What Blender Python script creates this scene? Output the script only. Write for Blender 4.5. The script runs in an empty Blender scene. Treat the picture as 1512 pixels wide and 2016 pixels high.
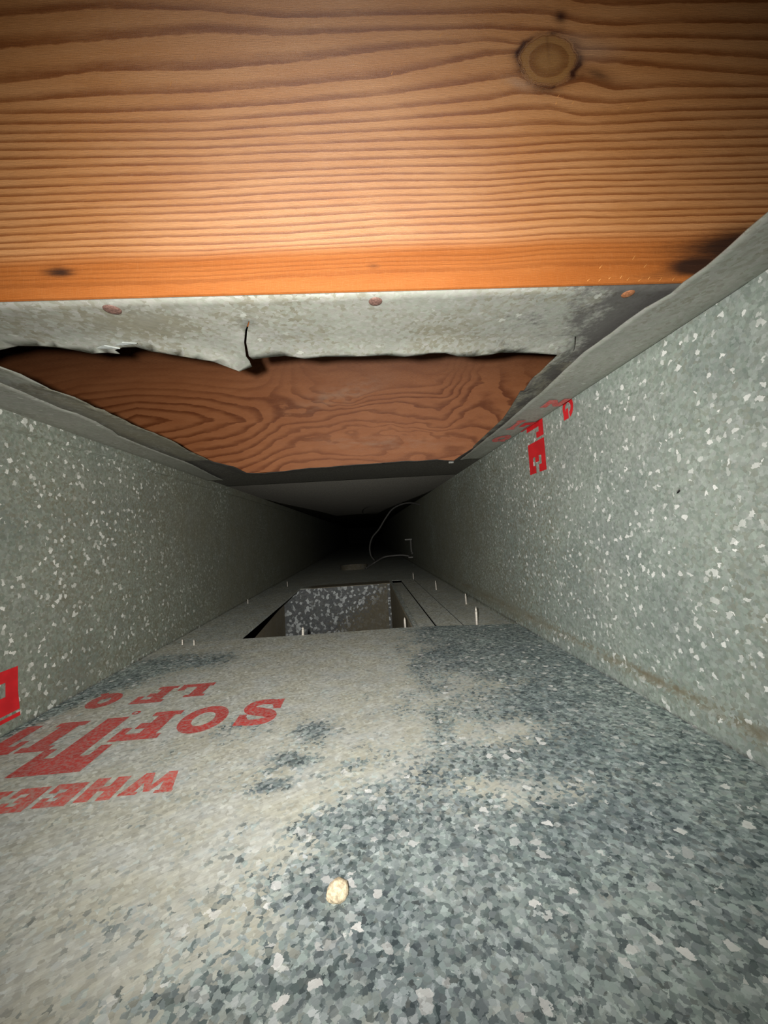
import bpy, bmesh, math, random
import numpy as np
from mathutils import Vector, Matrix, noise
from mathutils.geometry import delaunay_2d_cdt

random.seed(7)
C = bpy.context.scene.collection
scene = bpy.context.scene

# ------------------------------------------------------------------ camera
YAW, PITCH, ROLL, FPX = .0528, .0558, .0606, 757.0
CAM = Vector((0, 0, .1246))                      # floor is z = 0
HZ = .2336                                       # underside of the duct's metal top
XL, XR = -.2617, .1887                           # duct walls
cy, sy = math.cos(YAW), math.sin(YAW)
FW = Vector((sy*math.cos(PITCH), cy*math.cos(PITCH), math.sin(PITCH)))
R0 = Vector((cy, -sy, 0)); U0 = R0.cross(FW)
RT = R0*math.cos(ROLL) - U0*math.sin(ROLL)
UP = R0*math.sin(ROLL) + U0*math.cos(ROLL)
cd = bpy.data.cameras.new('camera'); cam = bpy.data.objects.new('camera', cd); C.objects.link(cam)
cd.sensor_fit = 'AUTO'; cd.sensor_width = 36; cd.lens = FPX/2016*36
cd.clip_start = .004; cd.clip_end = 50
M = Matrix((RT, UP, -FW)).transposed().to_4x4(); M.translation = CAM
cam.matrix_world = M
scene.camera = cam

# ------------------------------------------------------------------ world, flash lamp, exposure
w = bpy.data.worlds.new('world'); scene.world = w; w.use_nodes = True
w.node_tree.nodes['Background'].inputs[0].default_value = (0, 0, 0, 1)
w.node_tree.nodes['Background'].inputs[1].default_value = 0
ld = bpy.data.lights.new('phone_flash', 'SPOT'); lo = bpy.data.objects.new('phone_flash', ld); C.objects.link(lo)
LM = M.copy(); LM.translation = CAM + RT*-.016 + UP*.005
lo.matrix_world = LM
ld.energy = 1.0; ld.shadow_soft_size = .003; ld.spot_size = math.radians(136); ld.spot_blend = 1.0
ld.color = (1, .985, .95)
ld.use_nodes = True
ln = ld.node_tree; em = ln.nodes['Emission']
fo = ln.nodes.new('ShaderNodeLightFalloff'); fo.inputs['Strength'].default_value = 9.5; fo.inputs['Smooth'].default_value = .035
ln.links.new(fo.outputs['Quadratic'], em.inputs['Strength'])
vs = scene.view_settings
vs.view_transform = 'Standard'; vs.look = 'None'; vs.gamma = 1; vs.use_curve_mapping = False
vs.exposure = 0.2

# ------------------------------------------------------------------ measuring helpers: a sight line met with a real plane
def ray(px, py): return FW*FPX + RT*(px-756) + UP*(1008-py)
def hit(px, py, ax, val):
    d = ray(px, py); t = (val-CAM[ax])/d[ax]
    return CAM + d*t
def on_floor(px, py, z=0): return hit(px, py, 2, z)
def on_top(px, py, z=HZ): return hit(px, py, 2, z)
def on_joist(px, py): return hit(px, py, 1, J1)
J1 = .167

def prop(o, label=None, cat=None, group=None, kind=None):
    if label: o['label'] = label
    if cat: o['category'] = cat
    if group: o['group'] = group
    if kind: o['kind'] = kind
    return o
def obj(name, me, mat=None, parent=None):
    if isinstance(me, bmesh.types.BMesh):
        bm = me; me = bpy.data.meshes.new(name); bm.to_mesh(me); bm.free()
    o = bpy.data.objects.new(name, me); C.objects.link(o)
    if mat:
        me.materials.clear(); me.materials.append(mat)
    if parent: o.parent = parent
    return o
def pydata(name, V, F):
    me = bpy.data.meshes.new(name); me.from_pydata([tuple(v) for v in V], [], F); me.update(); return me
def attr(me, name, vals):
    a = me.attributes.new(name, 'FLOAT', 'POINT'); a.data.foreach_set('value', np.asarray(vals, dtype=np.float32))
def smooth(me):
    me.polygons.foreach_set('use_smooth', [True]*len(me.polygons))
def box(bm, lo_, hi_):
    x0, y0, z0 = lo_; x1, y1, z1 = hi_
    v = [bm.verts.new(p) for p in ((x0,y0,z0),(x1,y0,z0),(x1,y1,z0),(x0,y1,z0),(x0,y0,z1),(x1,y0,z1),(x1,y1,z1),(x0,y1,z1))]
    for f in ((0,3,2,1),(4,5,6,7),(0,1,5,4),(1,2,6,5),(2,3,7,6),(3,0,4,7)): bm.faces.new([v[i] for i in f])
def lathe(bm, prof, n=16, c=(0,0,0)):
    rings = []
    for r, z in prof:
        rings.append([bm.verts.new((c[0]+r*math.cos(2*math.pi*k/n), c[1]+r*math.sin(2*math.pi*k/n), c[2]+z)) for k in range(n)])
    for a, b in zip(rings, rings[1:]):
        for k in range(n): bm.faces.new((a[k], a[(k+1)%n], b[(k+1)%n], b[k]))
    return rings
def tube(bm, pts, r, n=8):
    pts = [Vector(p) for p in pts]; rings = []
    for i, p in enumerate(pts):
        t = (pts[min(i+1, len(pts)-1)] - pts[max(i-1, 0)]).normalized()
        a = t.orthogonal().normalized()
        if rings: a = (pa - t*pa.dot(t)).normalized()
        pa = a; b = t.cross(a)
        rings.append([bm.verts.new(p + (a*math.cos(2*math.pi*k/n) + b*math.sin(2*math.pi*k/n))*r) for k in range(n)])
    for a, b in zip(rings, rings[1:]):
        for k in range(n): bm.faces.new((a[k], a[(k+1)%n], b[(k+1)%n], b[k]))
    bm.faces.new(rings[0][::-1]); bm.faces.new(rings[-1])
def catmull(P, n=8):
    P = [Vector(p) for p in P]; out = []
    for i in range(len(P)-1):
        a, b, c, d = P[max(i-1,0)], P[i], P[i+1], P[min(i+2, len(P)-1)]
        for k in range(n):
            t = k/n
            out.append(.5*((2*b) + (c-a)*t + (2*a-5*b+4*c-d)*t*t + (3*b-a-3*c+d)*t**3))
    return out + [P[-1]]
def grid(us, vs_, fn):
    V = [fn(u, v) for v in vs_ for u in us]; n = len(us)
    F = [(j*n+i, j*n+i+1, (j+1)*n+i+1, (j+1)*n+i) for j in range(len(vs_)-1) for i in range(n-1)]
    return V, F
def sstep(v, a, b):
    t = max(0, min(1, (v-a)/(b-a))); return t*t*(3-2*t)
def fbm(x, y, z=0, o=4): return noise.fractal(Vector((x, y, z)), 1.0, 2.0, o)
def inside(p, poly):
    x, y = p; c = False; n = len(poly)
    for i in range(n):
        x1, y1 = poly[i]; x2, y2 = poly[i-1]
        if (y1 > y) != (y2 > y) and x < (x2-x1)*(y-y1)/(y2-y1)+x1: c = not c
    return c
def seg_dist(p, poly):
    d = 9
    for i in range(len(poly)):
        ax, ay = poly[i-1]; bx, by = poly[i]
        dx, dy = bx-ax, by-ay; L = dx*dx+dy*dy or 1e-12
        t = max(0, min(1, ((p[0]-ax)*dx+(p[1]-ay)*dy)/L))
        d = min(d, math.hypot(p[0]-ax-t*dx, p[1]-ay-t*dy))
    return d

# ------------------------------------------------------------------ materials
class NT:
    def __init__(s, name):
        s.m = bpy.data.materials.new(name); s.m.use_nodes = True; s.t = s.m.node_tree
        s.b = s.t.nodes['Principled BSDF']
    def n(s, typ, **kw):
        o = s.t.nodes.new('ShaderNode'+typ)
        for k, v in kw.items(): setattr(o, k, v)
        return o
    def l(s, a, b): s.t.links.new(a, b)
    def put(s, sock, v):
        if hasattr(v, 'is_output'): s.l(v, sock)
        else: sock.default_value = v
    def math(s, op, a, b=0.0, c=0.0, clamp=False):
        o = s.n('Math', operation=op, use_clamp=clamp)
        for i, v in enumerate((a, b, c)): s.put(o.inputs[i], v)
        return o.outputs[0]
    def vmath(s, op, a, b=(0,0,0)):
        o = s.n('VectorMath', operation=op); s.put(o.inputs[0], a)
        if op == 'SCALE': s.put(o.inputs['Scale'], b)
        else: s.put(o.inputs[1], b)
        return o.outputs[0]
    def attr(s, name): return s.n('Attribute', attribute_name=name).outputs['Fac']
    def pos(s): return s.n('NewGeometry').outputs['Position']
    def noise(s, vec, scale, detail=3, rough=.55, out='Fac', dist=0):
        o = s.n('TexNoise'); s.l(vec, o.inputs['Vector']); o.inputs['Scale'].default_value = scale
        o.inputs['Detail'].default_value = detail; o.inputs['Roughness'].default_value = rough; o.inputs['Distortion'].default_value = dist
        return o.outputs[out]
    def voro(s, vec, scale, rnd=1.0, feature='F1'):
        o = s.n('TexVoronoi', feature=feature); s.l(vec, o.inputs['Vector']); o.inputs['Scale'].default_value = scale; o.inputs['Randomness'].default_value = rnd
        return o
    def ramp(s, f, stops, interp='LINEAR'):
        o = s.n('ValToRGB'); cr = o.color_ramp; cr.interpolation = interp
        while len(cr.elements) < len(stops): cr.elements.new(.5)
        for e, (p, c) in zip(cr.elements, stops): e.position = p; e.color = (*c, 1) if len(c) == 3 else c
        s.l(f, o.inputs[0]); return o.outputs[0]
    def mix(s, f, a, b, blend='MIX'):
        o = s.n('Mix', data_type='RGBA', blend_type=blend)
        s.put(o.inputs[0], f)
        for i, v in ((6, a), (7, b)):
            s.put(o.inputs[i], v if hasattr(v, 'is_output') else (*v, 1))
        return o.outputs[2]
    def step(s, v, a, b):
        o = s.n('MapRange', interpolation_type='SMOOTHSTEP'); s.put(o.inputs[0], v); s.put(o.inputs[1], a); s.put(o.inputs[2], b)
        return o.outputs[0]

def galv(name, tones, fleck, dustcol, cell=300, fleck_scale=170, fleck_cut=.93, metal=.35, rough=.5, tilt=.2, base_dust=0.0, stretch=(1,1,1), hues=1.0, patch=.35):
    m = NT(name); p = m.pos()
    p = m.vmath('MULTIPLY', p, stretch)
    wob = m.noise(p, 420, 3, .6, 'Color')
    q = m.vmath('ADD', p, m.vmath('SCALE', m.vmath('SUBTRACT', wob, (.5,.5,.5)), .0030))
    v1 = m.voro(q, cell); r1 = m.n('SeparateColor'); m.l(v1.outputs['Color'], r1.inputs[0])
    v2 = m.voro(q, fleck_scale); r2 = m.n('SeparateColor'); m.l(v2.outputs['Color'], r2.inputs[0])
    big = m.noise(p, 14, 4, .6)
    t = m.math('ADD', m.math('MULTIPLY', r1.outputs[0], .62), m.math('MULTIPLY', r2.outputs[1], .38))
    base = m.ramp(t, tones)
    base = m.mix(m.math('MULTIPLY', m.step(big, .36, .64), patch), base, m.mix(1, base, (.52,.56,.62), 'MULTIPLY'))
    hue = m.mix(m.math('MULTIPLY', m.math('ADD', r1.outputs[2], m.noise(p, 22, 3, .6)), .5), (1.06,1.0,1.06), (.95,1.03,.97))
    base = m.mix(hues, base, m.mix(1, base, hue, 'MULTIPLY'))
    dust_shade = m.math('ADD', m.attr('dust_shade'), base_dust)
    dsp = m.step(m.math('ADD', dust_shade, m.math('MULTIPLY', m.math('SUBTRACT', r1.outputs[1], .5), .75)), .15, .9)
    rotm = m.n('VectorRotate', rotation_type='Z_AXIS'); m.l(p, rotm.inputs['Vector']); rotm.inputs['Angle'].default_value = -.5
    dtex = m.noise(m.vmath('MULTIPLY', rotm.outputs[0], (.22, 1, .6)), 380, 4, .7)
    dcol = m.mix(m.step(m.noise(p, 38, 4, .6), .35, .7), dustcol, [c*1.12 for c in (dustcol[0]*.95, dustcol[1]*.99, dustcol[2]*1.12)])
    dcol = m.mix(m.step(dtex, .3, .75), m.mix(1, dcol, (.78,.78,.8), 'MULTIPLY'), dcol)
    base = m.mix(m.math('MULTIPLY', dsp, .86), base, dcol)
    # bright zinc crystals showing through
    fl = m.math('MULTIPLY', m.step(r2.outputs[0], fleck_cut, fleck_cut+.015), m.math('SUBTRACT', 1.0, m.math('MULTIPLY', m.step(dust_shade, .35, .9), .9)))
    fl = m.math('MULTIPLY', fl, m.math('ADD', .35, m.math('MULTIPLY', r2.outputs[2], .65)))
    base = m.mix(fl, base, fleck)
    soot_shade = m.attr('soot_shade')
    sm = m.step(m.math('ADD', soot_shade, m.math('MULTIPLY', m.math('SUBTRACT', m.noise(p, 330, 4, .7), .5), 1.1)), .25, .85)
    base = m.mix(m.math('MULTIPLY', sm, .88), base, (.060,.055,.052))
    rust = m.attr('rust')
    rm = m.step(m.math('ADD', rust, m.math('MULTIPLY', m.math('SUBTRACT', m.noise(p, 120, 5, .7), .5), .8)), .3, .8)
    base = m.mix(m.math('MULTIPLY', rm, .8), base, (.175,.135,.078))
    m.l(base, m.b.inputs['Base Color'])
    cl = m.math('SUBTRACT', 1.0, m.math('MAXIMUM', dsp, sm), clamp=True)
    m.l(m.math('MULTIPLY', cl, metal), m.b.inputs['Metallic'])
    m.l(m.math('SUBTRACT', .82, m.math('MULTIPLY', cl, .82-rough)), m.b.inputs['Roughness'])
    m.b.inputs['Specular IOR Level'].default_value = .3
    nn = m.vmath('ADD', m.n('NewGeometry').outputs['Normal'], m.vmath('SCALE', m.vmath('SUBTRACT', v1.outputs['Color'], (.5,.5,.5)), tilt))
    nn = m.vmath('NORMALIZE', nn)
    bp = m.n('Bump'); bp.inputs['Strength'].default_value = .25; bp.inputs['Distance'].default_value = .0006
    m.l(m.math('ADD', dtex, m.math('MULTIPLY', sm, m.noise(p, 260, 4, .7))), bp.inputs['Height']); m.l(nn, bp.inputs['Normal'])
    m.l(bp.outputs[0], m.b.inputs['Normal'])
    return m.m

GREY = [(0.05,(.07,.085,.09)),(.35,(.16,.18,.18)),(.6,(.27,.295,.285)),(.85,(.40,.43,.42)),(1,(.55,.57,.55))]
floor_mat = galv('spangled zinc floor', [(0.08,(0.111,0.140,0.144)),(0.35,(0.247,0.295,0.295)),(0.6,(0.416,0.479,0.465)),(0.85,(0.598,0.678,0.652)),(1,(0.832,0.891,0.865))], (.95,.95,.92), (.58,.555,.44), cell=520, fleck_scale=330, fleck_cut=.955, metal=.45, rough=.5, tilt=.22, patch=.62)
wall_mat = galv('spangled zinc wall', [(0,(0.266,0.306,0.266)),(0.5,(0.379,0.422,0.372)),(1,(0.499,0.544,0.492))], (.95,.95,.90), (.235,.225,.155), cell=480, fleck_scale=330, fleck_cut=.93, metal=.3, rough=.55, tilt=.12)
wall_left_mat = galv('darker spangled zinc wall', [(0,(0.213,0.239,0.197)),(0.5,(0.303,0.329,0.275)),(1,(0.399,0.424,0.364))], (.86,.86,.79), (.20,.19,.13), cell=480, fleck_scale=330, fleck_cut=.915, metal=.3, rough=.55, tilt=.12)  # darker, browner copy of the wall zinc for the left wall
top_mat = galv('dull zinc sheet', [(0,(.275,.275,.237)),(.5,(.305,.305,.262)),(1,(.345,.342,.305))], (.44,.45,.40), (.18,.165,.11), cell=480, fleck_scale=420, fleck_cut=.985, metal=.2, rough=.6, tilt=.03, patch=.2)
boot_mat = galv('dark zinc with white blooms', [(0,(.12,.125,.125)),(.5,(.16,.165,.165)),(1,(.21,.215,.21))], (.66,.69,.68), (.20,.17,.105), cell=300, fleck_scale=175, fleck_cut=.77, metal=.15, rough=.6, tilt=.06)

def wood(name, light, dark, mid, spec_rough=.46, gloss=.5):
    m = NT(name); p = m.n('TexCoord').outputs['Object']
    st = m.vmath('MULTIPLY', p, (1, 1, 22))
    g = m.attr('grain')
    g = m.math('ADD', g, m.math('MULTIPLY', m.math('SUBTRACT', m.noise(m.vmath('MULTIPLY', p, (1,1,3)), 130, 3, .6), .5), .22))
    fr = m.math('FRACT', m.math('ADD', g, .78))
    late = m.math('MULTIPLY', m.step(fr, .38, .84), m.math('SUBTRACT', 1.0, m.step(fr, .90, .985)))
    fade = m.step(m.noise(m.vmath('MULTIPLY', p, (1,1,6)), 28, 3, .6), .25, .6)
    late = m.math('MULTIPLY', late, m.math('ADD', .55, m.math('MULTIPLY', fade, .45)))
    fib = m.noise(st, 170, 4, .65)
    base = m.mix(m.step(m.noise(m.vmath('MULTIPLY', p, (1,1,5)), 16, 3, .6), .3, .7), light, mid)
    late = m.math('MULTIPLY', late, m.attr('lines'))
    bd = m.attr('band'); base = m.mix(bd, base, m.mix(1, base, (.70,.49,.31), 'MULTIPLY'))
    base = m.mix(m.math('MULTIPLY', late, m.math('SUBTRACT', .86, m.math('MULTIPLY', bd, .35))), base, dark)
    base = m.mix(m.math('MULTIPLY', m.step(fib, .35, .75), .22), base, dark)
    cut = m.noise(m.vmath('MULTIPLY', p, (14, 1, 1)), 190, 3, .6)      # faint saw marks across the board
    base = m.mix(m.math('MULTIPLY', m.step(cut, .45, .8), .12), base, light)
    kn = m.attr('knot'); base = m.mix(m.math('MULTIPLY', kn, .85), base, m.mix(late, (.34,.165,.05), (.25,.105,.03)))
    kr = m.attr('ring'); base = m.mix(kr, base, (.055,.015,.006))
    base = m.mix(m.math('MULTIPLY', m.attr('pale'), .8), base, (.46,.29,.19))
    so = m.step(m.math('ADD', m.attr('soot_shade'), m.math('MULTIPLY', m.math('SUBTRACT', fib, .5), .5)), .15, .9)
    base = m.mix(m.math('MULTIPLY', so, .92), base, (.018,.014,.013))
    m.l(base, m.b.inputs['Base Color'])
    m.l(m.math('ADD', spec_rough, m.math('MULTIPLY', fib, .12)), m.b.inputs['Roughness'])
    m.l(m.math('MULTIPLY', m.math('SUBTRACT', 1.0, m.math('MULTIPLY', bd, .85)), gloss), m.b.inputs['Specular IOR Level'])
    m.b.inputs['Anisotropic'].default_value = 1.0
    tg = m.n('CombineXYZ'); tg.inputs[2].default_value = 1.0; m.l(tg.outputs[0], m.b.inputs['Tangent'])
    bp = m.n('Bump'); bp.inputs['Strength'].default_value = .55; bp.inputs['Distance'].default_value = .0006
    m.l(m.math('ADD', m.math('MULTIPLY', fib, .9), m.math('MULTIPLY', late, .25)), bp.inputs['Height'])
    m.l(bp.outputs[0], m.b.inputs['Normal'])
    return m.m
fir = wood('planed fir', (.66,.315,.125), (.24,.068,.016), (.58,.25,.085), .40, 1.0)
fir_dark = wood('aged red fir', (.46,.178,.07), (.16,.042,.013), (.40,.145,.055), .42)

def simple(name, col, rough=.5, metal=0, var=.3, scale=300, spec=.4, bump=0):
    m = NT(name); p = m.n('TexCoord').outputs['Object']
    f = m.noise(p, scale, 4, .65)
    m.l(m.mix(m.step(f, .3, .7), [c*(1-var) for c in col], [min(1, c*(1+var)) for c in col]), m.b.inputs['Base Color'])
    m.b.inputs['Roughness'].default_value = rough; m.b.inputs['Metallic'].default_value = metal; m.b.inputs['Specular IOR Level'].default_value = spec
    if bump:
        bp = m.n('Bump'); bp.inputs['Strength'].default_value = .6; bp.inputs['Distance'].default_value = bump
        m.l(f, bp.inputs['Height']); m.l(bp.outputs[0], m.b.inputs['Normal'])
    return m.m
def paint(name, col, worn, cut):
    m = NT(name); p = m.pos()
    f = m.step(m.noise(p, 420, 5, .75), cut-.12, cut+.12)
    big = m.step(m.noise(p, 60, 3, .6), .35, .65)
    c = m.mix(big, col, [k*.8 for k in col])
    c = m.mix(m.math('MULTIPLY', f, .75), c, worn)
    m.l(c, m.b.inputs['Base Color']); m.b.inputs['Roughness'].default_value = .5; m.b.inputs['Specular IOR Level'].default_value = .3
    return m.m
red_worn = paint('faded red stencil ink', (.60,.060,.052), (.47,.27,.24), .52)
red_fresh = paint('red stencil ink', (.68,.022,.028), (.55,.1,.09), .72)
red_pale = paint('rubbed red stencil ink', (.66,.105,.085), (.48,.33,.28), .52)
screw_mat = simple('bare screw steel', (.62,.57,.50), .4, .5, .15)
nail_mat = simple('rusty nail steel', (.17,.095,.075), .6, .2, .4, 900)
nail_rust = simple('orange rusty nail', (.30,.12,.05), .7, .1, .35, 900)
wire_mat = simple('grey wire', (.13,.125,.115), .5, .2, .15)
stone_mat = simple('tan stone', (.62,.50,.34), .85, 0, .38, 650, .2, .0007)
black_mat = simple('black hole patch', (.006,.006,.006), .9, 0, .1)
bracket_mat = simple('dull bracket steel', (.2,.195,.18), .5, .4, .2)
sliver_mat = simple('raised wood fibre', (.6,.28,.08), .5, 0, .2)

# ------------------------------------------------------------------ the setting: floor sheets
YB = -.32                                          # the duct goes on behind the camera
edge_w = [on_floor(*p) for p in ((355,1268),(470,1258),(600,1250),(800,1235),(900,1231),(1000,1229))]
ex = [XL-.001]+[p.x for p in edge_w]+[XR+.001]; ey = [edge_w[0].y]+[p.y for p in edge_w]+[edge_w[-1].y-.002]
cur = [on_floor(*p) for p in ((470,2016),(520,1800),(560,1680),(640,1600),(800,1520),(870,1440),(850,1360),(830,1290),(815,1236))]
cyy = [p.y for p in cur]; cxx = [p.x for p in cur]
def blob(x, y, c, rx, ry):
    return math.exp(-((x-c[0])/rx)**2 - ((y-c[1])/ry)**2)
B = lambda px, py, rx, ry, k: (on_floor(px, py), rx, ry, k)
blobs = [B(620,1440,.014,.014,-.9), B(560,1492,.010,.006,-1.0), B(600,1500,.010,.006,-.9), B(535,1545,.010,.006,-1.1), B(530,1520,.006,.004,-.8),
         B(690,1505,.010,.005,-.5), B(300,1310,.035,.035,-.9), B(410,1300,.03,.025,-.8), B(230,1345,.03,.03,-.8), B(130,1383,.016,.04,-.9), B(40,1423,.014,.04,-.9), B(480,1425,.02,.02,-.35),
         B(1000,1440,.03,.018,.75), B(1060,1330,.02,.02,.2), B(1050,1560,.03,.012,.5), B(940,1350,.03,.03,.55), B(930,1550,.03,.008,.4),
         B(680,1760,.02,.012,-.3), B(420,1960,.025,.006,-.35), B(330,1990,.03,.006,-.3), B(620,1625,.012,.006,-.4), B(560,1580,.02,.006,.4)]
def floor_dust(x, y):
    xc = np.interp(y, cyy, cxx)
    d = 1/(1+math.exp(-max(-30, min(30, (xc-x)/.016 + 1.5*fbm(x*32, y*32, 3, 5)))))*.95
    for c, rx, ry, k in blobs: d += k*blob(x, y, c, rx, ry)
    d += .22*fbm(x*60, y*60, 8, 4)
    return max(0, min(1, d))
us = np.linspace(0, 1, 226)
vs1 = np.linspace(0, 1, 400)
def fl(u, v):
    x = XL-.001 + u*(XR-XL+.002); ye = np.interp(x, ex, ey)
    return (x, YB + v*(ye-YB), 0)
V, F = grid(us, vs1, fl)
# front hem rolled down a little so the sheet shows its edge
n = len(us); base = len(V)
for i in range(n):
    x, y, z = V[base-n+i]; V.append((x, y+.0004, -.0012))
for i in range(n-1): F.append((base-n+i, base-n+i+1, base+i+1, base+i))
me = pydata('floor', V, F)
attr(me, 'dust_shade', [floor_dust(v[0], v[1]) for v in V])
attr(me, 'soot_shade', [.75*max(0, 1-(XR-v[0])/.005) + .75*max(0, 1-(v[0]-XL)/.006) for v in V]); attr(me, 'rust', [0]*len(V))  # thin shadow line painted along both wall corners
floor = prop(obj('floor', me, floor_mat), 'spangled galvanised steel duct floor with dusty left half and red stencil print', kind='structure')

def slab(name, lo_, hi_, mat, dust_shade=.5, parent=None, soot_shade=0.0, rust=0.0):
    bm = bmesh.new(); box(bm, lo_, hi_)
    long = [e for e in bm.edges]
    bmesh.ops.subdivide_edges(bm, edges=long, cuts=6, use_grid_fill=True)
    me = bpy.data.meshes.new(name); bm.to_mesh(me); bm.free()
    at = lambda k: [k if not callable(k) else k(*v.co) for v in me.vertices]
    attr(me, 'dust_shade', at(dust_shade)); attr(me, 'soot_shade', at(soot_shade)); attr(me, 'rust', at(rust))
    return obj(name, me, mat, parent)
HX0, HX1, HY0, HY1 = -.1725, .0575, .50, 1.005      # the floor opening
FZ = -.004
fd = lambda x, y, z: .75 + .3*fbm(x*25, y*25)
left_flap = prop(slab('trim_1', (XL, .480, FZ-.001), (HX0, 1.05, -.0014), floor_mat, fd), 'dusty floor strip left of the floor opening with a raised edge', kind='structure')
rf = lambda x, y, z: .85+.3*fbm(x*25, y*25)
prop(slab('floor.001', (HX1, .470, FZ-.001), (.0872, 1.0, FZ), floor_mat, rf), 'grey floor plate along the right edge of the floor opening', kind='structure')
prop(slab('floor.002', (.1255, .470, FZ-.001), (XR, 1.05, FZ), floor_mat, rf), 'grey floor plate along the foot of the right wall', kind='structure')
far_floor = prop(slab('floor.003', (XL, 1.05, FZ-.001), (XR, 6.0, FZ), floor_mat, fd, rust=lambda x, y, z: .35 if y < 1.4 else .1), 'dark dusty floor of the far duct', kind='structure')
cover_strip = prop(slab('trim_2', (.0898, .470, FZ-.001), (.1228, 1.05, FZ+.0010), floor_mat, lambda x, y, z: .95), 'flat joint strip running away along the right floor', kind='structure')
prop(slab('trim_3', (.0575, .485, FZ), (.0635, 1.03, FZ+.003), floor_mat, lambda x, y, z: .6), 'narrow bent rim along the right edge of the floor opening', kind='structure')

# ------------------------------------------------------------------ walls
def wall(name, X, inward, label, far, zb):
    zs = [-.006, 0, .002, .004, .0075, .011, .0125, .0145, .0165, .0185, .0205, .0235, .027] + list(np.linspace(.034, HZ-.018, 25)) + [HZ-.0165, HZ-.015, HZ-.0135, HZ-.006, HZ]
    ys = list(np.linspace(YB, 1.2, 150)) + list(np.linspace(1.3, 6.0, 12))
    def off(y, z):
        o = 0
        if z <= .0125: o = .0016*inward
        elif z < .0145: o = .0008*inward
        if zb and z >= HZ-.0135: o = .0035*inward
        return o
    V, F = grid(ys, zs, lambda y, z: (X + off(y, z), y, z))
    if inward < 0: F = [f[::-1] for f in F]
    me = pydata(name, V, F)
    ds, so, ru = [], [], []
    for x, y, z in V:
        d = (.12 if X > 0 else .15) + .32*fbm(y*7, z*7, X*9, 4) + .8*max(0, min(1, (y-(.30 if X > 0 else .22))/.5))  # dust, plus darkening with depth painted in for the fading flash
        st = math.exp(-((z-.0150)/.0062)**2)*(.85+.6*fbm(y*30, z*200, 5))
        if X < 0: st *= .25
        ds.append(max(0, min(1, d+st*.7)))
        so.append(.6*math.exp(-(z/.0025)**2)); ru.append(st*.50)  # corner shadow line painted at the wall foot
    attr(me, 'dust_shade', ds); attr(me, 'soot_shade', so); attr(me, 'rust', ru)
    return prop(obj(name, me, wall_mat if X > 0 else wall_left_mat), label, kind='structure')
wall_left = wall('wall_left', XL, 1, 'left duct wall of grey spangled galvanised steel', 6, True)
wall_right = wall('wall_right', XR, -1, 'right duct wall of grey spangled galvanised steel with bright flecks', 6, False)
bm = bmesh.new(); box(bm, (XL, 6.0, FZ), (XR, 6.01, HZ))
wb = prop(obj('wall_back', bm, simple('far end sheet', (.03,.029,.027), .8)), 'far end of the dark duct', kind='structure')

def flange(name, X, zf, pts, y0, y1, parent, sgn):
    """top flange of a wall sheet folded in under the duct top, with its own wavy cut edge"""
    E = [on_top(*p, zf) for p in pts]; E.sort(key=lambda p: p.y)
    yy = [p.y for p in E]; xx = [p.x for p in E]
    ys = sorted(set(list(np.linspace(y0, y1, 150)) + yy)); ts = [0, .06, .2, .4, .6, .78, .9, 1]
    def fn(t, y):
        xe = np.interp(y, yy, xx)
        if y < yy[0]: xe = xx[0] + .0012*fbm(y*60, 0)
        wv = .0012*fbm(y*40, t*2, X)*t
        z = HZ - (HZ-zf)*min(1, t/.2) - .0010*max(0, t-.7)/.3 + wv*.5
        return (X + (xe-X)*t, y, z)
    V, F = grid(ts, ys, fn)
    if sgn > 0: F = [f[::-1] for f in F]
    me = pydata(name, V, F); smooth(me)
    attr(me, 'dust_shade', [max(0, .12 + .3*fbm(v[0]*20, v[1]*20)) for v in V])
    attr(me, 'soot_shade', [.05]*len(V)); attr(me, 'rust', [0]*len(V))
    o = obj(name, me, top_mat, parent)
    md = o.modifiers.new('thickness', 'SOLIDIFY'); md.thickness = .0007; md.offset = 0
    return o
ZF = HZ-.0035
flange('top_flange', XL, ZF, [(0,750),(40,766),(90,789),(120,802),(150,811),(190,829),(222,846),(233,856),(275,873),(320,891),(380,914),(420,935),(441,945)], YB, on_top(441,945,ZF).y, wall_left, 1)
flange('top_flange', XR, ZF, [(1512,412),(1470,447),(1430,483),(1390,520),(1345,553),(1320,575),(1270,604),(1200,655),(1150,690),(1110,728),(1060,775),(1030,800),(990,836),(950,868),(905,905)], YB, on_top(905,905,ZF).y, wall_right, -1)

# ------------------------------------------------------------------ duct top: one sheet with a torn opening, nailed under the joists
hole_px = [(-60,700),(-20,688),(0,684),(36,676),(75,676),(110,678),(150,682),(182,686),(212,684),(236,686),(225,681),(242,677),(268,676),(300,682),(350,689),(420,699),(470,708),(495,712),
           (491,700),(484,689),(480.5,668),(483,648),(489.5,630),(491.5,631),(486.5,650),(484.5,669),(489,688),(497,694),
           (560,692),(600,694),(640,692),(680,693),(700,690),(760,691),(830,688),(845,684),(875,684),(900,688),(960,691),(985,686),(1010,684),(1050,687),(1097,687),
           (1080,705),(1062,725),(1035,752),(1015,785),(1003,805),(990,824),(962,850),(930,880),(893,906),
           (860,903),(830,905),(790,906),(760,909),(700,913),(640,918),(600,921),(560,925),(520,931),(485,929),
           (460,917),(420,907),(380,890),(350,872),(304,850),(259,832),(219,811),(170,786),(146,771),(100,756),(61,738),(40,728),(0,709),(-40,700)]
hole = [(p.x, p.y) for p in (on_top(*q) for q in hole_px)]
slit = [(p.x, p.y) for p in (on_top(*q) for q in ((1131.5,660),(1133.5,661),(1132.5,676),(1130,690),(1128,690),(1130.5,676)))]
outer = [(XL, J1+.0003), (XR, J1+.0003), (XR, 6), (XL, 6)]
pts = []; edges = []
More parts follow.
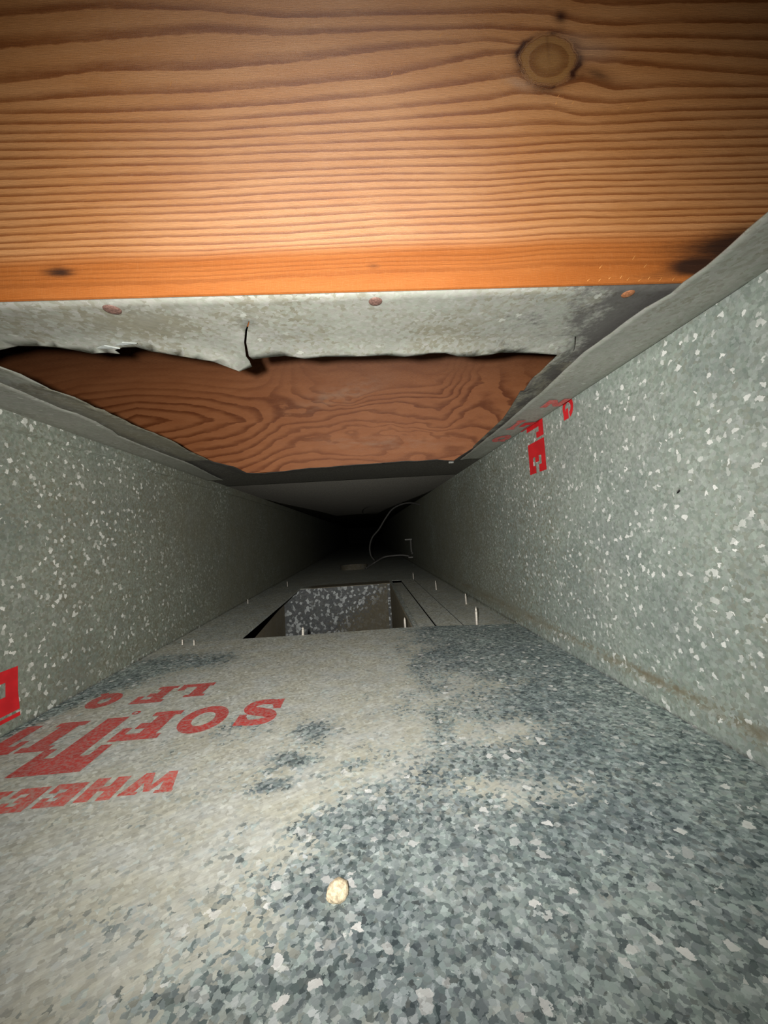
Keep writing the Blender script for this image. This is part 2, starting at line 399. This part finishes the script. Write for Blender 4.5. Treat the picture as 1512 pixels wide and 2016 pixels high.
def loop(P, step=None):
    s = len(pts); Q = []
    for i, a in enumerate(P):
        b = P[(i+1) % len(P)]; Q.append(a)
        if step:
            L = math.dist(a, b); k = int(L/step)
            for j in range(1, k): Q.append((a[0]+(b[0]-a[0])*j/k, a[1]+(b[1]-a[1])*j/k))
    pts.extend(Q)
    for i in range(len(Q)): edges.append((s+i, s+(i+1) % len(Q)))
loop(outer[:2] + [(XR, .75), (XL, .75)], .012)
loop(hole, .008); loop(slit)
for x in np.arange(XL+.006, XR, .006):
    for y in np.arange(J1+.006, .745, .006): pts.append((x+random.uniform(-.001,.001), y+random.uniform(-.001,.001)))
r = delaunay_2d_cdt([Vector(p) for p in pts], edges, [], 0, 1e-6)
V2, F2 = r[0], r[2]
top_faces = []
for f in F2:
    c = sum((V2[i] for i in f), Vector((0, 0)))/3
    if not (inside(c, hole) or inside(c, slit)): top_faces.append(tuple(f)[::-1])
yslit = hole[20]
V = []; ds = []; so = []; ru = []
jy2 = lambda x: .622 - .06*(x+.177)
lipy = max(p[1] for p in hole)
for v in V2:
    x, y = v; de = seg_dist((x, y), hole); z = HZ
    curl = max(0, 1-de/.012)
    if y < .30 and x > XL+.01:                     # free edge of the nailed strip sags and curls
        z -= .0030*curl*max(0, min(1, (y-J1-.03)/.02))*(1+.8*fbm(x*40, y*40))
        if -.075 < x < -.058 and y > .2: z -= .004*max(0, 1-de/.01)*(1 if x < -.0648 else 0)
    elif y > .50 and de < .03: z -= .0014*max(0, 1-de/.03)*(.8+.6*fbm(x*30, y*10))
    elif x < -.05: z -= .0012*curl*(1+fbm(x*50, y*50))
    V.append((x, y, z))
    strip = y < .25
    d = .25 + .45*fbm(x*22, y*22, 2, 4)
    if strip: d += .75*math.exp(-((x+.10)/.05)**2-((y-.185)/.012)**2) + .3*math.exp(-((x-.07)/.05)**2-((y-.21)/.02)**2)
    else: d += .75
    ds.append(max(0, min(1, d)))
    s = 0
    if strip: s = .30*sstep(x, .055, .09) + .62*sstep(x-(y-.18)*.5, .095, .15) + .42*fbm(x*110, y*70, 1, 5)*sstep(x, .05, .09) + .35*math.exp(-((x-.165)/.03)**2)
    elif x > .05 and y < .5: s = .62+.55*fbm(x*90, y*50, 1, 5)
    elif y > .5: s = .75*max(0, 1-de/.014)+.70  # far top darkened in colour as the flash fades, darker along the lip
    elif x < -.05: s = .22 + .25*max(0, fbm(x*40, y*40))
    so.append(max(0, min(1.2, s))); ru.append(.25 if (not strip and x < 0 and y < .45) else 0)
k = len(V)
V += [(XL, .75, HZ), (XR, .75, HZ), (XR, 6, HZ), (XL, 6, HZ)]; top_faces.append((k, k+3, k+2, k+1))
ds += [1]*4; so += [.72]*4; ru += [0]*4  # same painted fall-off on the rest of the top
me = pydata('ceiling', V, top_faces); smooth(me)
attr(me, 'dust_shade', ds); attr(me, 'soot_shade', so); attr(me, 'rust', ru)
ceiling = prop(obj('ceiling', me, top_mat), 'galvanised sheet metal duct top with a torn opening under the joists', kind='structure')
md = ceiling.modifiers.new('thickness', 'SOLIDIFY'); md.thickness = .0006; md.offset = 1
# small bright tab at the far right corner of the opening
c0 = on_top(887, 908); bm = bmesh.new(); box(bm, (c0.x-.004, c0.y-.004, HZ-.004), (c0.x+.004, c0.y-.003, HZ-.001))
bmesh.ops.bevel(bm, geom=bm.edges[:], offset=.0003, affect='EDGES')
tab = obj('bent_tab', bm, simple('bright cut steel', (.34,.34,.31), .6, .1), ceiling)
# small shards curled out of the torn left edge of the nailed strip
sliver_metal = simple('bright torn zinc', (.62,.66,.64), .35, .5, .15)
for tip, b1, b2 in (((236,687),(190,686),(205,681)), ((269,677),(226,681),(240,675))):
    t, p, q_ = (on_top(*k, HZ-.004) for k in (tip, b1, b2))
    bm = bmesh.new(); mid = (p+q_)/2
    top_ = [bm.verts.new(v) for v in (t, p, q_)]; bot = [bm.verts.new(Vector(v)+Vector((0,.0004,.0008))) for v in (t, p, q_)]
    bm.faces.new(top_); bm.faces.new(bot[::-1])
    for i in range(3): bm.faces.new((top_[i], bot[i], bot[(i+1)%3], top_[(i+1)%3]))
    obj('torn_shard', bm, sliver_metal, ceiling)

# ------------------------------------------------------------------ joists
stations = {
 0:   [24,83,160,200,222,243,262,279,295,312,333,352,370,386,402,416,432,449,463,479,490,506,517,526,536,545,553,562],
 200: [7,71,132,183,219,241,259,276,293,309,325,346,363,379,395,409,423,437,455,469,484,497,508,518,531,539,549,557],
 400: [16,52,132,177,212,237,257,274,291,307,322,341,357,373,389,403,418,434,450,463,481,494,503,513,525,534,545,551],
 560: [32,62,118,165,202,226,247,266,284,299,317,336,349,363,379,395,410,426,444,459,475,485,493,504,516,525,534,541],
 760: [26,56,91,147,183,213,235,255,276,294,311,328,342,355,371,385,400,415,430,444,461,475,483,496,506,516,523,531],
 960: [22,53,77,102,153,193,220,249,270,291,305,325,341,354,367,382,395,408,423,438,456,469,479,489,502,512,520,526],
 1020:[21,56,87,99,146,181,212,244,268,287,301,321,337,350,362,377,391,405,420,434,451,466,476,486,497,506,515,522],
 1080:[24,60,68,120,176,182,211,242,265,282,297,318,333,346,357,372,386,401,416,430,446,461,471,482,491,500,511,518],
 1145:[41,72,96,114,154,197,226,245,263,278,294,315,330,344,354,369,383,398,414,427,443,459,469,480,489,498,509,517],
 1212:[48,71,97,116,174,201,224,242,262,277,293,313,328,342,355,367,382,396,415,428,441,457,468,479,488,497,508,516],
 1320:[42,70,99,130,168,192,217,235,256,273,290,310,325,338,353,365,380,393,412,425,439,455,466,477,487,497,507,515],
 1512:[41,75,111,146,169,189,213,230,253,269,287,304,320,333,349,360,377,391,407,420,435,450,461,472,484,495,505,513],
}
sx = sorted(stations); LN = np.array([stations[k] for k in sx], float)
def proj(p):
    d = Vector(p)-CAM; w_ = d.dot(FW)
    return 756+FPX*d.dot(RT)/w_, 1008-FPX*d.dot(UP)/w_
def phase1(px, py):
    px = max(0, min(1512, px))
    ys = np.array([np.interp(px, sx, LN[:, k]) for k in range(LN.shape[1])])
    ys = np.maximum.accumulate(ys + np.arange(len(ys))*1e-3)
    if py <= ys[0]: return 1 + (py-ys[0])/42
    if py >= ys[-1]: return len(ys) + min(.45, (py-ys[-1])/45)
    return float(np.interp(py, ys, np.arange(1, len(ys)+1)))
def g2(px, py, cx, cy_, rx, ry, a=0):
    dx, dy = px-cx, py-cy_
    if a: dx, dy = dx*math.cos(a)+dy*math.sin(a), -dx*math.sin(a)+dy*math.cos(a)
    return (dx/rx)**2 + (dy/ry)**2
def surf1(p):
    px, py = proj(p); g = phase1(px, py)
    kx, ky = 1080, 119
    q = math.sqrt(g2(px, py, kx, ky, 60, 51, -.15))
    wob = 1+.10*fbm(px/30, py/30, 4)
    kn = max(0, min(1, (1.0-q*wob)/.12))
    if kn > 0: g = g*(1-kn) + kn*(q*1.3+.3)
    ring = math.exp(-((q*wob-1.02)/.10)**2)*(.35+.9*max(0, fbm(px/22, py/22, 9)) + .5*math.exp(-g2(px, py, 1138, 135, 22, 30)) + .6*math.exp(-g2(px, py, 1030, 95, 20, 26)))
    ring += math.exp(-g2(px, py, 1104, 33, 12, 12)) + .6*kn*math.exp(-((px-1080-.1*(py-90))/2.0)**2)*(1 if py < 112 else .4)
    ring += .30*math.exp(-((q*wob-1.16)/.16)**2)*(.6+fbm(px/40, py/40, 3)) + .45*math.exp(-g2(px, py, 1180, 150, 42, 17, .3)) + .3*math.exp(-g2(px, py, 1085, 176, 22, 9))
    pale = .6*math.exp(-g2(px, py, 1165, 100, 50, 22)) + .7*math.exp(-g2(px, py, 1022, 165, 26, 10, .35)) + .35*math.exp(-g2(px, py, 1125, 75, 40, 12))
    soot_shade = 1.15*math.exp(-g2(px, py, 1375, 527, 62, 17)) + .75*math.exp(-g2(px, py, 1490, 475, 110, 45)) + .5*math.exp(-g2(px, py, 1420, 490, 180, 24)) + .62*math.exp(-g2(px, py, 118, 537, 30, 9)) + .3*math.exp(-g2(px, py, 110, 530, 60, 25)) + .5*math.exp(-g2(px, py, 735, 524, 20, 9)) + .35*math.exp(-g2(px, py, 1280, 545, 60, 12)) + .5*math.exp(-g2(px, py, 1175, 145, 30, 12, .4))
    return g, kn, min(1, ring), pale*(1-kn), soot_shade, 1.0, sstep(g, 21.0, 24.5) if py > 400 else 0
def surf2(p):
    px, py = proj(p)
    n1 = fbm(px/190, py/46, 1, 3); n2 = fbm(px/60, py/22, 5, 3)
    g = (py-700)/20 + 1.3*n1 + .35*n2
    yl = 828 + (px-285)*.02; dx = px-285; dy = py-yl
    dy2 = dy + (.10*dx if dy > 0 else 0)                              # lower lines of the cathedral run down to the left
    q = math.sqrt((dx/(66 if dx > 0 else 46))**2 + (dy2/(13 if dy < 0 else 15))**2) + .25*n2
    w = 1-sstep(px, 470, 640); g = g*(1-w) + (q+.2)*w
    dx, dy = px-1062, py-738
    q = math.sqrt((dx/26)**2 + (dy/34)**2) + .5*n2 + .3*n1
    w = sstep(px, 860, 985); g = g*(1-w) + (q+3)*w
    g += (-2.2*math.exp(-g2(px, py, 670, 785, 95, 24, -.25)) + 1.8*math.exp(-g2(px, py, 790, 850, 130, 18)))*(1+.8*n2)*sstep(px, 500, 620)*(1-sstep(px, 840, 960))
    up = sstep(py, 742, 800) if px < 640 else sstep(py, 715 + max(0, 940-px)*.16, 770 + max(0, 940-px)*.16)
    lines = (.16 + .84*up)*(1-.55*math.exp(-g2(px, py, 740, 870, 190, 60)))
    pale = .50*math.exp(-g2(px, py, 672, 775, 80, 17, -.3))*(.7+1.3*fbm(px/26, py/9, 3)) + .35*math.exp(-g2(px, py, 740, 872, 120, 12))*(.5+1.5*fbm(px/30, py/6, 3))
    return g, 0, 0, max(0, min(.7, pale)), .56*max(0, 1-(py-690)/120), lines, 0  # upper part darkened in colour for the shadow of the strip
def joist(name, label, x0, x1, th, zlo, zhi, xs, zs, mat, fn, place=None):
    """a solid board: finely divided front face carrying its ring pattern, plain other faces"""
    V, F = grid(xs, zs, lambda x, z: (x, 0, z)); n = len(xs); m = len(zs); b = len(V)
    V += [(xs[0], th, zlo), (xs[-1], th, zlo), (xs[-1], th, zhi), (xs[0], th, zhi)]
    F.append((b+1, b, b+3, b+2))
    F.append(tuple(range(n-1, -1, -1)) + (b, b+1)); F.append(tuple((m-1)*n+i for i in range(n)) + (b+2, b+3))
    F.append(tuple(j*n for j in range(m)) + (b+3, b)); F.append(tuple(j*n+n-1 for j in range(m-1, -1, -1)) + (b+1, b+2))
    me = pydata(name, V, F)
    A = [fn(place @ Vector(v)) for v in V]
    for i, k in enumerate(('grain', 'knot', 'ring', 'pale', 'soot_shade', 'lines', 'band')): attr(me, k, [a[i] for a in A])
    o = obj(name, me, mat); o.matrix_world = place
    return prop(o, label, 'joist', None)
fine = list(np.arange(-.215, .215, .0013))
xs = [-.62, -.45, -.32, -.26] + fine + [.26, .32, .45, .60]
zs = list(np.arange(0, .175, .0011)) + [.185, .2, .215, .235]
joist_near = joist('floor_joist', 'bright orange planed fir joist with a round knot spanning above the near strip', -.62, .60, .027, 0, .235, xs, zs, fir, surf1, Matrix.Translation((0, J1, HZ+.0007)))
fine = list(np.arange(-.30, .24, .0022))
xs = [-.62, -.45, -.36] + fine + [.32, .45, .60]
zs = list(np.arange(0, .15, .0015)) + [.165, .18, .2, .235]
P2 = Matrix.Translation((-.177, .624, HZ+.0007)) @ Matrix.Rotation(-.0625, 4, 'Z') @ Matrix.Translation((.177, 0, 0))
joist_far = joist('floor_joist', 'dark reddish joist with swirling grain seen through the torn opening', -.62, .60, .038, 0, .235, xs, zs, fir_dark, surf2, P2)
# raised fibres along the lower right edge and by the knot of the near joist
bm = bmesh.new()
for px, py in [(1158,552),(1180,552),(1200,548),(1222,546),(1236,550),(1259,552),(1277,548),(1300,550),(1325,550),(1182,526),(1270,524),(1247,508),(1099,190),(1106,196),(1095,204),(1128,203),(1237,213),(772,145),(868,70),(238,163),(337,166),(384,115)]:
    c = on_joist(px, py); a = random.uniform(.5, 1.1); L = random.uniform(.0006, .0011)
    d = Vector((math.cos(a), 0, math.sin(a)))*L; s = Vector((-math.sin(a), 0, math.cos(a)))*.00013
    q = [bm.verts.new(c+v) for v in (-d-s+Vector((0,-.0001,0)), -d+s+Vector((0,-.0001,0)), d+s*.3+Vector((0,-.0006,0)), d-s*.3+Vector((0,-.0006,0)))]
    bm.faces.new(q); 
fibres = obj('wood_fibre', bm, sliver_mat); fibres.parent = joist_near; fibres.matrix_parent_inverse = joist_near.matrix_world.inverted(); fibres['kind'] = 'stuff'

# ------------------------------------------------------------------ lettering (flat print on the sheets)
def R_(a, b, c, d): return [(a, b), (c, b), (c, d), (a, d)]
def ellipse_ring(n=22, t=.27):
    o = [(.5+.5*math.cos(2*math.pi*k/n), .5+.5*math.sin(2*math.pi*k/n)) for k in range(n)]
    i = [(.5+(.5-t)*math.cos(2*math.pi*k/n), .5+(.5-t*.9)*math.sin(2*math.pi*k/n)) for k in range(n)]
    return [[o[k], o[(k+1)%n], i[(k+1)%n], i[k]] for k in range(n)]
def s_curve():
    P = [(.86,.72),(.74,.86),(.5,.89),(.24,.84),(.17,.70),(.30,.57),(.52,.50),(.74,.42),(.83,.28),(.72,.14),(.48,.10),(.24,.15),(.13,.30)]
    P = [Vector((*p, 0)) for p in P]; Q = catmull(P, 4); out = []
    L, Rr = [], []
    for i, p in enumerate(Q):
        t = (Q[min(i+1, len(Q)-1)]-Q[max(i-1, 0)]).normalized(); nrm = Vector((-t.y, t.x, 0))
        wd = .105 + .05*math.exp(-((i/len(Q)-.5)/.2)**2)
        L.append((p+nrm*wd)[:2]); Rr.append((p-nrm*wd)[:2])
    for i in range(len(Q)-1): out.append([L[i], L[i+1], Rr[i+1], Rr[i]])
    return out + [R_(.78,.58,.97,.98), R_(.03,.02,.22,.42)]
GL = {
 'E': [R_(0,0,.48,1), R_(.48,0,1,.26), R_(.48,.76,1,1), R_(.48,.40,.66,.62), R_(.76,.26,1,.41), R_(.76,.60,1,.76)],
 'F': [R_(.12,0,.50,1), R_(0,0,.66,.16), R_(0,.84,.12,1), R_(.5,.78,1,1), R_(.80,.56,1,.78), R_(.5,.42,.72,.62)],
 'T': [R_(.31,0,.69,1), R_(0,.74,1,1), R_(0,.58,.17,.74), R_(.83,.58,1,.74)],
 'I': [R_(.2,0,.8,1), R_(0,0,1,.16), R_(0,.84,1,1)],
 'L': [R_(.1,0,.48,1), R_(0,0,1,.24), R_(0,.84,.6,1), R_(.80,.24,1,.46)],
 'H': [R_(.02,0,.40,1), R_(.60,0,.98,1), R_(.4,.40,.6,.60)],
 'W': [[(0,1),(.26,1),(.36,0),(.18,0)], [(.36,0),(.18,0),(.44,.9),(.56,.9)], [(.44,.9),(.56,.9),(.82,0),(.64,0)], [(.74,1),(1,1),(.82,0),(.64,0)], R_(0,.88,.34,1), R_(.66,.88,1,1)],
 'N': [R_(0,0,.32,1), R_(.68,0,1,1), [(.0,1),(.34,1),(1,0),(.66,0)]],
 'G': ellipse_ring()[1:] + [R_(.52,.30,1,.52), R_(.74,.05,1,.4)],
 'O': ellipse_ring(22, .27),
 'Q': ellipse_ring(22, .33) + [[(.45,.35),(.62,.42),(1.02,.02),(.80,-.06)]],
 'S': s_curve(),
 '.': ellipse_ring(14, .3),
}
def letters(parent, mat, items, fn, name='stencil_letter'):
    """items: (glyph, u0, u1, v0, v1); fn maps (u, v) on the unfolded sheet to a point"""
    for g, u0, u1, v0, v1 in items:
        V, F = [], []
        for i_, poly in enumerate(GL[g]):
            P = [(u0+(u1-u0)*a, v0+(v1-v0)*b) for a, b in poly]
            cuts = []                                                     # split where the sheet is folded
            for lo_, hi_ in ((-9, -.006), (-.006, -1e-7), (1e-7, 9)):
                Q = P
                for lim, sgn in ((lo_, 1), (hi_, -1)):
                    W = []
                    for i in range(len(Q)):
                        a, b = Q[i-1], Q[i]
                        ia, ib = (a[0]-lim)*sgn >= 0, (b[0]-lim)*sgn >= 0
                        if ia != ib: W.append((lim, a[1]+(b[1]-a[1])*(a[0]-lim)/(a[0]-b[0])))
                        if ib: W.append(b)
                    Q = W
                if len(Q) > 2: cuts.append(Q)
            for Q in cuts:
                s = len(V); V += [fn(*q, i_*6e-6) for q in Q]; F.append(tuple(range(s, s+len(Q))))
        me = pydata(name, V, F); obj(name, me, mat, parent)
EPS = .00025
# floor: read from the far end, so the text runs right to left seen from here; u < 0 on the floor, > 0 up the left wall
def f_left(u, v, e=0):
    return (XL - u, v, EPS+e) if u < 0 else (XL + .0016 + EPS + e if u <= .0125 else XL + EPS*1.2 + e + (.0008 if u < .0145 else 0), v, u)
X = lambda x: XL - x                                # floor x -> u
letters(floor, red_worn, [('S', X(-.0690), X(-.0985), .3135, .2730), ('O', X(-.1065), X(-.1390), .3100, .2690), ('F', X(-.1440), X(-.1755), .3075, .2670),
                          ('T', X(-.1695), X(-.2105), .3035, .2350), ('I', X(-.2090), X(-.2295), .3020, .2625), ('.', X(-.1780), X(-.1840), .3125, .3065)], f_left)
letters(floor, red_worn, [('T', X(-.2325), X(-.2605), .3005, .2620)], f_left)
letters(floor, red_worn, [('L', X(-.1410), X(-.1690), .3615, .3330), ('F', X(-.1720), X(-.1975), .3605, .3270), ('Q', X(-.2120), X(-.2360), .3545, .3245)], f_left)
letters(floor, red_pale, [('W', X(-.1060), X(-.1330), .2272, .2090), ('H', X(-.1350), X(-.1535), .2262, .2070), ('E', X(-.1560), X(-.1720), .2240, .2055), ('E', X(-.1750), X(-.1905), .2230, .2040), ('L', X(-.1935), X(-.2085), .2220, .2035),
                          ('I', X(-.2115), X(-.2190), .2215, .2030), ('N', X(-.2220), X(-.2390), .2205, .2020), ('G', X(-.2420), X(-.2590), .2195, .2010)], f_left)
letters(wall_left, red_fresh, [('E', .008, .0435, .3035, .2650)], f_left)
# right wall: the same stamp wrapped from the top flange (u < 0) over the crease and down the wall (u > 0)
def f_right(u, v, e=0):
    if u >= 0: return (XR - EPS*1.2 - e, v, HZ - u - .0003)
    t = -u/.027; z = HZ - (HZ-ZF)*min(1, -u/.0055) - EPS*3.2 - e - (.0006 if t > .7 else 0)
    return (XR + u, v, z)
letters(wall_right, red_fresh, [('E', .0200, .0535, .4190, .3800), ('T', -.0190, .0172, .4190, .3800), ('G', -.004, .0155, .3400, .3222)], f_right)
letters(wall_right, red_worn, [('I', -.0300, -.0215, .404, .3700), ('N', -.0260, -.0070, .332, .3125), ('Q', -.0300, -.0090, .4620, .4300)], f_right)

# ------------------------------------------------------------------ small puncture in the right wall
c = hit(1333, 969, 0, XR); bm = bmesh.new()
P = [(0,0),(.0010,.0008),(.0021,.0014),(.0024,.0004),(.0012,-.0006),(-.0006,-.0010)]
bm.faces.new([bm.verts.new((XR-.0002, c.y-a-.0002, c.z+b)) for a, b in P])
pun = obj('puncture', bm, black_mat, wall_right)  # flat black face stands in for the dark inside of the hole
bm = bmesh.new(); tube(bm, [(XR-.0004, c.y-a*1.15-.0002, c.z+b*1.25+.0001) for a, b in P[:4]], .00022, 6)
obj('puncture_burr', bm, bracket_mat, wall_right)

# ------------------------------------------------------------------ boot box dropping away under the floor opening
boot = bpy.data.objects.new('duct_boot', None); C.objects.link(boot); boot.location = (-.08, .76, -.25)
prop(boot, 'open sheet metal box sunk below the floor opening, mottled with white blooms', 'duct boot')
def bpart(name, lo_, hi_, dust_shade, mat=boot_mat, rust=0, label=None):
    o = slab(name, lo_, hi_, mat, dust_shade, None, 0.0, rust); o.parent = boot; o.matrix_parent_inverse = Matrix.Translation(boot.location).inverted()
    if label: o['label'] = label
    return o
boot_side = galv('brown dusty boot side', [(0,(.2,.19,.15)),(1,(.28,.26,.2))], (.4,.38,.3), (.38,.31,.20), cell=300, fleck_scale=125, fleck_cut=.97, metal=0, rough=.7, tilt=.05)
BX0, BX1, BY0, BY1 = -.2145, .050, .49, 1.0
bpart('end_panel', (BX0, BY1, -.25), (BX1, BY1+.002, FZ-.001), lambda x, y, z: .05 + .95*max(0, min(1, (x+.06)/.08 - (z+.06)/.07)), label='mottled end panel facing the camera')
sp = bpart('side_panel', (BX0-.002, BY0, -.25), (BX0, BY1, FZ-.036), .85, boot_side)
for v in sp.data.vertices: v.co.x += .029*(BY1-v.co.y)/(BY1-BY0)
bpart('side_panel', (BX1+.006, BY0, -.25), (BX1+.008, BY1+.002, FZ-.0012), .85, boot_side)
bpart('end_panel', (BX0, BY0-.002, -.25), (BX1+.006, BY0, FZ-.0012), .8)
bpart('bottom_panel', (BX0, BY0, -.252), (BX1+.006, BY1, -.25), .9)
bpart('corner_seam', (BX1-.001, BY1-.006, -.25), (BX1+.006, BY1, FZ-.001), .25)
bpart('rim', (HX0-.03, BY1, FZ-.001), (BX1+.008, 1.052, FZ+.0004), .7, floor_mat, lambda x, y, z: .95 if x > -.13 else .35, 'rusty brown rim at the back edge')

# ------------------------------------------------------------------ round collar on the far floor
cc = on_floor(700, 1118, FZ); bm = bmesh.new()
lathe(bm, [(.050,.0),(.050,.012),(.0505,.0136),(.052,.014),(.0535,.0132),(.0535,.012),(.0515,.011),(.0512,.0)], 36)
col = obj('round_collar', bm, boot_mat); smooth(col.data); col.location = (cc.x-.005, cc.y-.035, FZ)
for k in ('dust_shade', 'soot_shade', 'rust'): attr(col.data, k, [1 if k == 'dust_shade' else .35]*len(col.data.vertices))
prop(col, 'low round metal collar on the dark floor behind the floor opening', 'collar')

# ------------------------------------------------------------------ screws
def screw_mesh(h, r=.0022):
    bm = bmesh.new(); prof = [(r*.9, -.004)]; z = -.003; body = h*.72
    while z < body:
        prof += [(r*.78, z), (r*1.05, z+.0005), (r*.78, z+.001)]; z += .0013
    prof += [(r*.62, h*.86), (r*.2, h*.985), (.00005, h)]
    rr = lathe(bm, prof, 10); bm.faces.new(rr[0][::-1]); bm.faces.new(rr[-1])
    me = bpy.data.meshes.new('screw'); bm.to_mesh(me); bm.free(); smooth(me); return me
SC = [((940,1226),(942,1196),'tallest screw point, by the right wall just behind the front floor sheet', .0021),
      ((918,1189),(916,1168),'screw point by the right wall, next one behind the tallest screw', .0019),
      ((859,1161),(857,1143),'screw point by the right wall, third one going back from the tallest screw', .0019),
      ((814,1139),(813,1127),'faint farthest screw point along the right wall', .0019),
      ((798,1232),(798,1217),'screw point at the front right corner of the floor opening', .0018),
      ((595,1252),(598,1236),'screw point at the front edge of the floor opening, before the mottled panel', .0020),
      ((359,1269),(363,1259),'leftmost screw point, first of the close pair by the left wall', .0012),
      ((382,1270),(382,1259),'second screw point of the close pair by the left wall', .0012),
      ((414,1222),(414,1212),'screw point at the foot of the left wall behind the close pair', .0014),
      ((488,1188),(489,1179),'small screw point midway along the left floor strip beside the wall', .0014),
      ((566,1153),(565,1144),'farthest screw point on the left floor strip', .0014)]
for base_px, tip_px, lab, rad in SC:
    front = base_px[1] > 1224 and base_px[0] > 500
    zb = 0 if (base_px[0] > 340 and base_px[1] > 1260) else (FZ if base_px[0] > 600 else -.0014)
    p = on_floor(*base_px, zb)
    if front:
        p = on_floor(*base_px, 0); p.y += .004; zb = FZ if base_px[0] > 700 else -.006; p.z = zb
    d = (p-CAM).dot(FW); h = math.hypot(tip_px[0]-base_px[0], tip_px[1]-base_px[1])*d/FPX
    if front: h += -zb
    o = obj('screw', screw_mesh(h, rad), screw_mat); o.location = (p.x, p.y, zb)
    o.rotation_euler = (random.uniform(-.04, .04), (tip_px[0]-base_px[0])/30*.35, 0)
    prop(o, lab, 'screw', 'screw points sticking up through the floor')

# ------------------------------------------------------------------ nails in the strip
def nail_mesh(r):
    bm = bmesh.new(); rr = lathe(bm, [(.0013,.012),(.0013,0),(r*.9,.0),(r,-.0004),(r*.93,-.0009),(r*.6,-.0013),(r*.2,-.0014)], 22)
    bm.faces.new(rr[-1]); bm.faces.new(rr[0][::-1]); bmesh.ops.recalc_face_normals(bm, faces=bm.faces[:])
    me = bpy.data.meshes.new('nail'); bm.to_mesh(me); bm.free(); smooth(me); return me
for (px, py), mat, lab, r in (((221,607), nail_mat, 'brown nail head at the left end of the metal strip under the near joist', .0038),
                              ((739,591), nail_mat, 'brown nail head at the middle of the metal strip under the near joist', .0033),
                              ((1236,576), nail_rust, 'orange rusted nail head in the sooty right end of the metal strip', .0030)):
    p = on_top(px, py); o = obj('nail', nail_mesh(r), mat); o.location = (p.x, p.y, HZ); prop(o, lab, 'nail', 'nails in the metal strip')

# ------------------------------------------------------------------ wire, bracket, stone chip
def at_y(px, py, y): return hit(px, py, 1, y)
pl = [at_y(838,994,1.26), at_y(826,993,1.28), at_y(808,990,1.32), at_y(790,993,1.35), at_y(772,1003,1.38), at_y(758,1022,1.40), at_y(746,1042,1.42), at_y(733,1058,1.44), at_y(728,1076,1.46), at_y(730,1093,1.47), at_y(737,1103,1.48)]
bm = bmesh.new(); tube(bm, catmull(pl, 8), .0028, 8); o = obj('wire', bm, wire_mat); smooth(o.data)
prop(o, 'thin wire looping from the right wall down to the floor in the dark duct', 'wire')
g0 = on_floor(720, 1119, FZ+.003)
pl = [g0, at_y(737,1108,1.475), at_y(756,1097,1.45), at_y(775,1094,1.45), at_y(792,1093,1.45), at_y(806,1095,1.45)]
bm = bmesh.new(); tube(bm, catmull(pl, 8), .0034, 8); o = obj('wire', bm, wire_mat); smooth(o.data)
prop(o, 'thin wire lying low across the far floor towards the small wall bracket', 'wire')
br = bpy.data.objects.new('wall_bracket', None); C.objects.link(br)
b0 = at_y(810, 1098, 1.52); br.location = b0; prop(br, 'small upright metal bracket on the right wall deep in the duct', 'bracket')
def brp(name, lo_, hi_):
    bm = bmesh.new(); box(bm, lo_, hi_); bmesh.ops.bevel(bm, geom=bm.edges[:], offset=.0008, segments=2, affect='EDGES'); return obj(name, bm, bracket_mat, br)
bm = bmesh.new(); tube(bm, [(.002,0,.022),(.001,0,.04),(.0015,0,.07)], .0038, 10); obj('rod', bm, bracket_mat, br)
brp('top_arm', (-.022, -.004, .070), (.006, .004, .075)); brp('foot', (-.012, -.004, 0), (.006, .004, .004))
bm = bmesh.new(); bmesh.ops.create_icosphere(bm, subdivisions=2, radius=.005); bmesh.ops.translate(bm, vec=(.004,-.004,.018), verts=bm.verts[:]); obj('knob', bm, bracket_mat, br)

bm = bmesh.new(); bmesh.ops.create_icosphere(bm, subdivisions=4, radius=1)
for v in bm.verts:
    c = v.co.copy(); k = 1 + .10*fbm(c.x*1.6, c.y*1.6, c.z*1.6+3) + .05*fbm(c.x*5, c.y*5, c.z*5)
    x = c.x*.0040; y = c.y*.0034; z = c.z*.0034
    if c.x < 0: y *= 1 + .45*c.x; 
    v.co = Vector((x*k, y*k, max(-.0019, z*k)))
p = on_floor(663, 1772)
st = obj('stone_chip', bm, stone_mat); smooth(st.data); st.location = (p.x+.0002, p.y+.0012, .0018); st.rotation_euler = (0, 0, .35)
prop(st, 'small tan stone chip lying on the near duct floor', 'stone')
